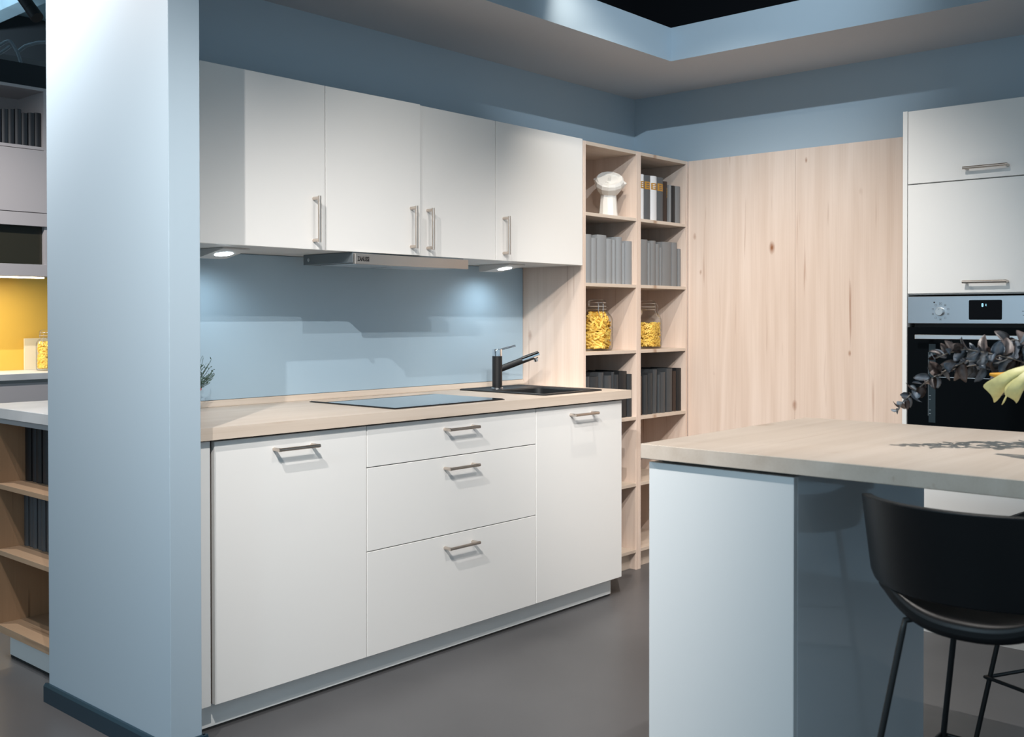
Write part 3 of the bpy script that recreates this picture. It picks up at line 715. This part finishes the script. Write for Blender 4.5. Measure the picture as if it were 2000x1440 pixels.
# window edge, runner marks and rack seen through the black glass
gx0, gx1 = OX-.00135, OX-.00105
yw = on(1813.5, 700, 0, OX).y
box('window_edge', gx0, gx1, yw-.0008, yw+.0008, on(1813, 812, 0, OX).z, on(1813, 688, 0, OX).z, M['hoodgrey'], dr, 0)
for v_ in (694, 697, 718, 720, 773, 780, 801, 808):
    z_ = on(1817, v_, 0, OX).z; box('runner_mark', gx0, gx1, yw-.010, yw-.003, z_-.0008, z_+.0008, M['alu'], dr, 0)
zr_ = on(1870, 738, 0, OX).z
box('rack_bar', gx0, gx1, -1.64, on(1833, 738, 0, OX).y, zr_-.0012, zr_+.0012, M['alu'], dr, 0)
box('window_tint', gx1, OX-.0008, yw-.028, yw-.0015, on(1813, 825, 0, OX).z, on(1813, 672, 0, OX).z, mat('tinted_glass', (.012, .02, .024), .1), dr, 0)

# ------------------------------------------------------------------ island
IX0, IX1, IY0, IY1 = .503, 1.455, -1.203, -3.05
tag(box('island_worktop', IX0, IX1, IY1, IY0, .8955, TOP, M['wood_x'], None, .0015), 'thick maple worktop on the breakfast island', 'worktop')
t = thing('island_cabinet', (.95, -1.42, 0), 'pale island end cabinet with grey gloss side under maple top', 'cabinet')
PY0, PY1 = -1.2135, -1.6235
box('end_panel', .528, .547, PY1, PY0, 0, .8850, M['island_w'], t, .001)
box('body', .548, 1.360, PY1+.0125, PY0-.003, 0, .8850, M['carcass'], t, 0)
box('gloss_panel', .5485, 1.362, PY1-.000, PY1+.012, 0, .8850, M['island_g'], t, .001)['label'] = 'grey high-gloss side panel'
box('top_batten', .56, 1.34, PY1+.03, PY0-.02, .8853, .8952, M['gap'], t, 0)
tag(box('island_support', .56, 1.40, -2.98, -2.94, 0, .8952, M['island_w'], None, .001), 'pale panel leg holding up the free end of the island worktop', 'table leg')

# ------------------------------------------------------------------ bar stools
def make_stool():
    c = Vector((.61, -2.05, 0)); SEATZ = .655
    t = thing('bar_stool', c, 'black leather bar stool with its back to the room', 'stool')
    # shell: seat dish and wrap-around back in one leather skin (x forward, y sideways)
    bm = BM(); nu, nv = 29, 17; grid = []
    # seat
    def seat_pt(u, v):   # u -1..1 side, v 0..1 rear->front
        hw = .230*(1-.14*v**3)*(1-.16*max(0, .25-v)/.25)
        dish = .072*abs(u)**2.8*(1-.6*v) - .006*(1-u*u)
        roll = .022*max(0, (v-.86)/.14)**2
        x = -.205+.41*v - .055*(u*u)*(1-v)*-1
        return Vector((x, u*hw, SEATZ+dish-roll))
    top = [[seat_pt(-1+2*i/(nu-1), j/(nv-1)) for i in range(nu)] for j in range(nv)]
    def skin(P, th, offs):
        h_, w_ = len(P), len(P[0]); A = [[bm.verts.new(c+p) for p in r] for r in P]; B = [[bm.verts.new(c+p+offs(j, i)*th) for i, p in enumerate(r)] for j, r in enumerate(P)]
        for j in range(h_-1):
            for i in range(w_-1):
                bm.faces.new((A[j][i], A[j][i+1], A[j+1][i+1], A[j+1][i])); bm.faces.new((B[j][i], B[j+1][i], B[j+1][i+1], B[j][i+1]))
        for i in range(w_-1):
            bm.faces.new((A[0][i+1], A[0][i], B[0][i], B[0][i+1])); bm.faces.new((A[-1][i], A[-1][i+1], B[-1][i+1], B[-1][i]))
        for j in range(h_-1):
            bm.faces.new((A[j][0], A[j+1][0], B[j+1][0], B[j][0])); bm.faces.new((A[j+1][-1], A[j][-1], B[j][-1], B[j+1][-1]))
        bmesh.ops.recalc_face_normals(bm, faces=bm.faces)
    skin(top, .040, lambda j, i: Vector((0, 0, -1)))
    st = put('seat', bm, M['leather'], t, smooth=70)
    sb = st.modifiers.new('soft', 'BEVEL'); sb.width = .016; sb.segments = 3; sb.limit_method = 'ANGLE'; sb.angle_limit = math.radians(50)
    # backrest: a curved band that wraps round the rear, open gap above the seat in the middle
    bm = BM(); P = []
    nu, nv = 33, 11
    for j in range(nv):
        v = j/(nv-1); r_ = []
        for i in range(nu):
            u = -1+2*i/(nu-1); a = u*math.radians(92)
            rx, ry = .20, .222
            lowz = .034+.004*abs(u)**2+.012*max(0, abs(u)-.75)/.25   # narrow gap above the seat, wings sit on its raised sides
            topz = .228-.012*abs(u)**3 - .10*(max(0, abs(u)-.72)/.28)**2
            z = SEATZ+lowz+(topz-lowz)*v
            lean = .045*(z-SEATZ)/.23
            wide = 1+.05*(z-SEATZ)/.23-.10*max(0, (.05-(z-SEATZ))/.05)
            r_.append(Vector((-.015-rx*math.cos(a)-lean+.02*abs(u)**3*0, math.sin(a)*ry*wide, z)))
        P.append(r_)
    cen = Vector((.0, 0, 0))
    def outw(j, i):
        p = P[j][i]; return Vector((p.x+.015, p.y, 0)).normalized()
    skin(P, .022, outw)
    bk = put('backrest', bm, M['leather'], t, smooth=70)
    sb = bk.modifiers.new('soft', 'BEVEL'); sb.width = .009; sb.segments = 3; sb.limit_method = 'ANGLE'; sb.angle_limit = math.radians(50)
    # legs and footrest
    feet = []
    for sx, sy in ((-1, 1), (1, 1), (1, -1), (-1, -1)):
        a = Vector((sx*.165-.005, sy*.128, SEATZ-.028)); b_ = Vector((-.275 if sx < 0 else .245, sy*.215, .006))
        bm = BM(); tube(bm, [c+a+Vector((-sx*.03, -sy*.03, .002)), c+a+Vector((0, 0, -.004)), c+a.lerp(b_, .05), c+b_], .0068, 12); lg = put('leg', bm, M['rod'], t, smooth=50)
        bm = BM(); tube(bm, [c+Vector((b_.x, b_.y, 0)), c+Vector((b_.x, b_.y, .010))], .010, 12); put('foot_cap', bm, M['rod'], lg, smooth=50)
        feet.append(a.lerp(b_, (SEATZ-.028-.25)/(SEATZ-.034)))
    bm = BM()
    pts = []
    for k in range(4):
        p, q = feet[k], feet[(k+1) % 4]; cd = Vector((p.x, p.y, 0)).normalized()*.012
        pts += [c+p+cd+(q-p).normalized()*-.0, c+p.lerp(q, .08)+cd*.7, c+p.lerp(q, .5)+cd*.2, c+p.lerp(q, .92)+Vector((q.x, q.y, 0)).normalized()*.008]
    tube(bm, pts, .0055, 10, closed=True); put('footrest', bm, M['rod'], t, smooth=60)
    return t
def copy_tree(o, parent=None):
    c = o.copy(); COL.objects.link(c); c.parent = parent
    for ch in o.children: copy_tree(ch, c)
    return c
st1 = make_stool()
st2 = copy_tree(st1); st2.location = (1.44, -2.075, 0); st2.rotation_euler.z = math.pi-math.radians(25)
st1['group'] = st2['group'] = 'bar stools at the island'
st2['label'] = 'black bar stool mostly hidden on the oven side of the island'

# ------------------------------------------------------------------ flower arrangement on the island
vb = Vector((1.06, -2.135, TOP+.0004))
bm = BM(); lathe(bm, [(.045, 0), (.065, .03), (.070, .08), (.052, .13), (.030, .165), (.034, .18), (.030, .178), (.026, .165), (.045, .12), (.0, .02)], vb, 28, cap=(True, False))
tag(put('vase', bm, M['vase'], smooth=50), 'grey vase of dark eucalyptus on the island worktop', 'vase')
def leaf_mesh(name, ln, wd, fold, curl, m_):
    bm = BM(); n = 6; L_, R_, C_ = [], [], []
    for k in range(n+1):
        u = k/n; w_ = wd*math.sqrt(max(.0004, math.sin(math.pi*min(.999, u*.98+.012))))*(1-.25*u); zc = -curl*u*u
        C_.append(bm.verts.new((u*ln, 0, zc))); L_.append(bm.verts.new((u*ln, w_, zc+fold*w_))); R_.append(bm.verts.new((u*ln, -w_, zc+fold*w_)))
    for k in range(n):
        bm.faces.new((C_[k], C_[k+1], L_[k+1], L_[k])); bm.faces.new((R_[k], R_[k+1], C_[k+1], C_[k]))
    r = bmesh.ops.solidify(bm, geom=list(bm.faces), thickness=.0006)
    me = bpy.data.meshes.new(name); bm.to_mesh(me); bm.free(); me.materials.append(m_)
    me.polygons.foreach_set('use_smooth', [True]*len(me.polygons)); return me
LV = [leaf_mesh('leaf', .030, .0125, .22, .006, M['euc1']), leaf_mesh('leaf', .028, .0130, .30, .010, M['euc2']), leaf_mesh('leaf', .024, .0120, .2, .004, M['euc3']), leaf_mesh('leaf', .036, .0100, .3, .012, M['euc1']), leaf_mesh('leaf', .032, .0105, .4, .012, M['euc2'])]
def at(u, v, d): return CAM+ray(u, v)*d
def branch(pix, label, nleaf, seed, size=1.0, d0=2.70):
    rnd = random.Random(seed)
    ctrl = [at(*p) if len(p) == 3 else at(p[0], p[1], d0) for p in pix]
    # resample
    pts = []
    for a, b_ in zip(ctrl, ctrl[1:]):
        for k in range(6): pts.append(a.lerp(b_, k/6))
    pts.append(ctrl[-1])
    root = vb+Vector((0, 0, .17))
    t = thing('eucalyptus_branch', root, label, 'branch', 'eucalyptus branches in the vase')
    bm = BM(); full = [root-Vector((0, 0, .10)), root]+pts[::-1]
    tube(bm, full, [.0018]*len(full), 6); sm = put('stem', bm, M['stem'], t, loc=root, smooth=60)
    for k in range(nleaf):
        u = (k+.5*rnd.random())/nleaf; f = u*(len(pts)-1); i = min(int(f), len(pts)-2); p = pts[i].lerp(pts[i+1], f-i)
        d = (pts[i]-pts[i+1]).normalized(); side = Vector((rnd.gauss(0, 1), rnd.gauss(0, 1), rnd.gauss(0, 1))); side = (side-d*side.dot(d)).normalized()
        ld = (d*rnd.uniform(.1, .9)+side).normalized(); nrm = Vector((rnd.gauss(0, 1), rnd.gauss(0, 1), rnd.gauss(0, 1)))
        nrm = (nrm-_F*1.2); nrm = (nrm-ld*nrm.dot(ld)).normalized()
        s_ = size*rnd.uniform(.85, 1.3)*(.60+.70*min(1, u*1.6))
        me = rnd.choices(LV, (5, 3, 1.6, 3, 2.5))[0]
        o = link('leaf', me, t, p)
        mt = Matrix((ld, nrm.cross(ld), nrm)).transposed(); o.rotation_euler = mt.to_euler(); o.scale = (s_,)*3
    return t
branch([(1752, 803), (1766, 782), (1785, 765), (1815, 742), (1850, 722), (1890, 705), (1940, 700), (2010, 720)], 'dusty grey eucalyptus branch drooping lowest over the island', 46, 2, 1.0)
branch([(1826, 700), (1850, 690), (1885, 682), (1930, 690), (1975, 700), (2020, 715)], 'dusty eucalyptus branch reaching up in front of the oven handle', 30, 5, 1.15, 2.66)
branch([(1850, 725), (1880, 718), (1915, 712), (1950, 722), (1985, 728), (2020, 735)], 'brownish eucalyptus branch between the other two branches', 30, 8, 1.25, 2.74)
branch([(1955, 668), (1985, 664), (2010, 690), (2030, 720)], 'short eucalyptus branch with broad leaves beside the yellow-green flower', 14, 12, 1.35, 2.68)
branch([(1790, 815), (1830, 818), (1880, 800), (1940, 780), (2015, 760)], 'thin low eucalyptus branch nearest the worktop', 0, 21, .8, 2.45) if False else None
# lily-like flower: a flared, scalloped trumpet seen from the side
fb = at(2012, 724, 2.52)
t = thing('lily_flower', vb+Vector((0, 0, .17)), 'large yellow-green drooping flower in front of the oven', 'flower')
def petal(pix, m_, dep):
    """pix: rows of outline points (upper edge, lower edge) from root to tip"""
    bm = BM(); rows = []
    for k, (ua, va, ub, vb_) in enumerate(pix):
        A, B = at(ua, va, dep[k]), at(ub, vb_, dep[k])
        rows.append([A.lerp(B, i/6)+(-_F)*(.018*math.sin(math.pi*i/6)) for i in range(7)])
    vs = [[bm.verts.new(p) for p in r] for r in rows]
    for j in range(len(vs)-1):
        for i in range(6): bm.faces.new((vs[j][i], vs[j][i+1], vs[j+1][i+1], vs[j+1][i]))
    bmesh.ops.recalc_face_normals(bm, faces=bm.faces); bmesh.ops.solidify(bm, geom=list(bm.faces), thickness=.001)
    o = put('petal', bm, m_, t, smooth=80); md = o.modifiers.new('s', 'SUBSURF'); md.levels = 2; md.render_levels = 2
    return o
petal([(2022, 708, 2022, 742), (1995, 715, 1996, 742), (1968, 722, 1974, 752), (1945, 736, 1958, 770), (1926, 746, 1950, 782), (1917, 755, 1941, 789)], M['lily'], [2.50, 2.50, 2.51, 2.52, 2.54, 2.55])
petal([(2020, 722, 2018, 748), (1998, 730, 1994, 752), (1976, 742, 1968, 764), (1962, 755, 1956, 790), (1959, 764, 1956, 792)], M['lily'], [2.495, 2.49, 2.49, 2.50, 2.51])
petal([(2022, 716, 2024, 750), (2003, 722, 2004, 756), (1984, 738, 1996, 768), (1966, 756, 1992, 780), (1959, 772, 1985, 790)], M['lily'], [2.48, 2.475, 2.47, 2.475, 2.49])
bm = BM(); tube(bm, [at(1990, 730, 2.515), at(1955, 735, 2.535), at(1933, 731, 2.55)], [.008, .009, .003], 10); put('spadix', bm, M['lilyin'], t, smooth=60)
bm = BM(); tube(bm, [vb+Vector((0, 0, .07)), vb+Vector((-.01, .0, .2)), at(2040, 715, 2.52), at(2018, 726, 2.505)], .004, 8); put('stem', bm, M['leaf'], t, smooth=60)

# ------------------------------------------------------------------ second kitchen seen past the partition
GX = -.146; GY1 = 1.385; GY0 = .70
tag(box('island_worktop', GX, .75, GY0, GY1, .8955, TOP, M['concrete'], None, .0015), 'pale concrete worktop of the second kitchen beyond the partition', 'worktop')
t = thing('open_shelf_unit', (-.03, 1.0, 0), 'oak open shelf unit under the pale concrete worktop', 'shelf unit')
SF = -.131
box('top_panel', SF-.004, .10, GY0, 1.260, .876, .8950, M['greyfront'], t, .0005)
box('side_panel', SF, .10, 1.238, 1.258, .1005, .8755, M['oak_z'], t, .0005)
box('side_panel', SF, .10, GY0, GY0+.02, .1005, .8755, M['oak_z'], t, .0005)
box('back_panel', .085, .099, GY0+.0205, 1.2375, .1005, .8755, M['oak_z'], t, 0)
for z in (.650, .405): box('shelf', SF, .0845, GY0+.0205, 1.2375, z-.018, z, M['oak_y'], t, .0005)
box('bottom_panel', SF, .0845, GY0+.0205, 1.2375, .1005, .127, M['oak_y'], t, .0005)
box('plinth_board', -.094, -.078, GY0, 1.215, .010, .100, M['grey_plinth'], t, .0005)
box('plinth_board', -.0775, .10, 1.199, 1.215, .010, .100, M['grey_plinth'], t, .0005)
box('seal_strip', -.092, -.080, GY0, 1.213, 0, .0098, M['gap'], t, 0)
tag(box('cabinet_block', .101, .70, GY0, 1.30, .0, .8950, M['greyfront'], None, 0), 'grey cabinet block behind the oak open shelves', 'cabinet')
def side_book(y0, y1, z0, z1, x0, mc, label, group):
    t = thing('book', (x0+.04, (y0+y1)/2, z0), label, 'book', group); bm = BM()
    prism(bm, [(x0+.004, y0), (x0, y0+(y1-y0)*.25), (x0-.001, (y0+y1)/2), (x0, y1-(y1-y0)*.25), (x0+.004, y1), (x0+.09, y1), (x0+.09, y0)], 2, z0, z1)
    put('cover', bm, mc, t, smooth=40)
y = 1.236
for k, w_ in enumerate((.052, .040, .046, .05, .045, .05)):
    side_book(y-w_+.001, y-.001, .6503, .862-.004*(k % 3), -.03+.004*(k % 2), M['bk_bgdark' if k % 2 else 'bk_black'], f'black book on the upper oak shelf, {ORD[k]} from its far side panel', 'black books on the oak shelf'); y -= w_
y = 1.236
for k, w_ in enumerate((.036, .034, .038, .034, .036, .036, .04, .04)):
    side_book(y-w_+.001, y-.001, .4053, .615-.004*(k % 3), -.035+.004*(k % 2), M['bk_slate'], f'dark grey book on the middle oak shelf, {ORD[k]} from its far side panel', 'grey books on the oak shelf'); y -= w_
# rear run along its own wall
RY, RW = 3.465, 3.90
tag(struct(box('wall_rear', -2.5, 3.2, RW, RW+.1, 0, 1.58, M['yellow'], bev=0)), 'mustard yellow wall behind the far worktop', 'wall')
tag(struct(box('wall_rear_upper', -2.5, 3.2, RW, RW+.1, 1.58, 2.86, M['bgwall'], bev=0)), 'dark wall above the far kitchen', 'wall')
tag(box('rear_worktop', -1.2, 3.0, RY, RW-.0005, .8965, TOP, M['concrete'], None, .001), 'pale worktop in front of the mustard yellow wall', 'worktop')
t = thing('rear_base_cabinet', (1.0, 3.68, 0), 'grey base cabinet under the far pale worktop', 'cabinet')
box('body', -1.2, 3.0, RY+.05, RW-.001, .0, .8960, M['carcass'], t, 0)
for a in (-.6, .0, .6, 1.2, 1.8):
    box('drawer_front', a+.002, a+.598, RY+.02, RY+.0395, .62, .878, M['greyfront'], t, .001); box('drawer_front', a+.002, a+.598, RY+.02, RY+.0395, .10, .616, M['greyfront'], t, .001)
RU = 3.53; RX0, RX1 = -.6, 1.11
t = thing('rear_wall_cabinet', (.5, 3.7, 1.5), 'grey wall cabinet with open top shelf and smoked glass niche', 'cabinet')
box('top_panel', RX0, RX1, RU, RW-.001, 2.622, 2.640, M['greyfront'], t, .0005)
box('side_panel', RX1-.018, RX1, RU, RW-.001, 1.506, 2.6215, M['greyfront'], t, .0005)
box('side_panel', RX0, RX0+.018, RU, RW-.001, 1.506, 2.6215, M['greyfront'], t, .0005)
box('back_panel', RX0+.0185, RX1-.0185, RW-.02, RW-.001, 2.288, 2.6215, M['greyfront'], t, 0)
box('shelf', RX0+.0185, RX1-.0185, RU, RW-.021, 2.268, 2.286, M['greyfront'], t, .0005)
box('flap_door', RX0+.0185, RX1-.0005, RU-.02, RU-.0005, 1.890, 2.262, M['greyfront'], t, .001)
box('rail', RX0+.0185, RX1-.0005, RU-.02, RU-.0005, 1.808, 1.886, M['greyfront'], t, .001)
box('glass_niche', RX0+.0185, RX1-.0185, RU+.03, RW-.001, 1.582, 1.880, M['darkglass'], t, 0)
box('rail', RX0+.0185, RX1-.0005, RU-.02, RU-.0005, 1.510, 1.580, M['greyfront'], t, .001)
box('light_strip', RX0+.02, RX1-.02, RU, RU+.02, 1.498, 1.5055, M['strip'], t, 0)
box('bottom_panel', RX0+.0185, RX1-.0185, RU+.0005, RW-.001, 1.506, 1.524, M['greyfront'], t, 0)
lt = bpy.data.lights.new('strip_light', 'AREA'); lt.shape = 'RECTANGLE'; lt.size = 1.6; lt.size_y = .03; lt.energy = 10; lt.color = (1, .88, .68)
lo = bpy.data.objects.new('strip_light', lt); COL.objects.link(lo); lo.location = (.3, RU+.05, 1.494)
for k in range(8):
    u0, u1 = (-22+13*k, -9.5+13*k); a, b_ = on(u0, 400, 1, RU+.03).x, on(u1, 400, 1, RU+.03).x
    t_ = thing('book', ((a+b_)/2, RU+.1, 2.2864), f'black book on the far grey cabinet top shelf, {ORD[7-k]} from its side panel', 'book', 'black books on the far top shelf')
    bm = BM(); y0 = RU+.02+.004*(k % 2); q = (b_-a)
    prism(bm, [(a+.001, y0+.008), (a+q*.25, y0+.001), (a+q*.5, y0), (a+q*.75, y0+.001), (b_-.001, y0+.008), (b_-.001, y0+.16), (a+.001, y0+.16)], 2, 2.2864, 2.500-.006*((k*3) % 4)); put('cover', bm, M['bk_bgdark'], t_, smooth=40)
jc = Vector((1.165, 3.72, TOP+.0004)); jc.x = on(90, 700, 1, 3.72).x
jar(jc, .055, .160, .205, .034, 'glass clip jar of short pasta before the mustard wall', (-.8, -.6, 0), 2.6)
pasta('short_pasta', jc, .053, .165, 330, .0085, .026, 'short yellow pasta in the jar before the mustard wall', s=2.6, curl=True, seed=9)
ca, cb = on(47, 690, 1, 3.885).x, on(100, 690, 1, 3.885).x
tag(box('cream_rectangle', ca, cb, 3.880, 3.892, TOP+.0004, on(60, 661, 1, 3.885).z, M['cream'], None, .001), 'plain cream rectangle on the mustard wall behind the pasta jar', 'board')  # thin pale rectangle set against the mustard wall
# raw ceiling, beams, cables and a track spotlight
tag(struct(box('ceiling_rear', -3.2, 3.2, WY+.32, 8.0, 3.72, 3.8, M['bgceil'], bev=0)), 'raw blue-grey concrete ceiling of the far hall', 'ceiling')
tag(struct(box('wall_far', -3.2, 3.2, 7.9, 8.0, 0, 3.72, M['bgceil'], bev=0)), 'blue-grey end wall of the far hall', 'wall')
bz = 3.52
tag(struct(box('trim_2', 1.52, 1.66, 3.92, 7.89, 3.52, 3.715, M['bgceil'], bev=.002)), 'raw concrete ceiling beam', 'beam')
tag(struct(box('trim_3', -3.2, 3.2, 5.9, 6.3, 3.38, 3.715, M['bgwall'], bev=.002)), 'dark duct under the raw ceiling', 'duct')
def cable(pix, d, r, label):
    bm = BM(); ctrl = [at(*p, d) for p in pix]; pts = []
    n = len(ctrl)
    for i in range(n-1):
        p0_, p1_, p2_, p3_ = ctrl[max(i-1, 0)], ctrl[i], ctrl[i+1], ctrl[min(i+2, n-1)]
        for k in range(6):
            u = k/6; pts.append(.5*((2*p1_)+(p2_-p0_)*u+(2*p0_-5*p1_+4*p2_-p3_)*u*u+(3*p1_-p0_-3*p2_+p3_)*u**3))
    pts.append(ctrl[-1]); tube(bm, pts, r, 8)
    tag(put('cable', bm, M['cable'], smooth=60), label, 'cable', 'cables above the far kitchen')
cable([(-55, -112), (-48, 60), (-25, 105), (0, 88), (18, 80), (28, 92), (36, 108), (42, 130), (39, 148), (36, 168)], 6.9, .010, 'grey cable bending down behind the far cabinet top')
cable([(-120, -112), (-110, 110), (-40, 124), (0, 104), (20, 90)], 6.9, .010, 'short grey cable end under the raw ceiling')
cable([(36, 100), (50, 90), (70, 84), (110, 70), (150, -20), (155, -112)], 7.15, .012, 'grey cable bundle running along the raw ceiling')
t = thing('track_spotlight', at(40, -10, 5.0), 'black cylindrical track spotlight hanging in the far hall', 'lamp')
a, b_ = at(40, -12, 5.0), at(73, 35, 4.96); md = a.lerp(b_, .62)
bm = BM(); tube(bm, [a, md], .0285, 24); put('barrel', bm, M['matt_black'], t, smooth=40)
bm = BM(); tube(bm, [md+(b_-a).normalized()*.002, b_], .0295, 24); put('snoot', bm, M['matt_black'], t, smooth=40)
bm = BM(); tube(bm, [a.lerp(b_, .15), a.lerp(b_, .15)+Vector((0, 0, .12)), Vector((a.x, a.y, 3.29))], .006, 8); put('stem', bm, M['matt_black'], t, smooth=40)
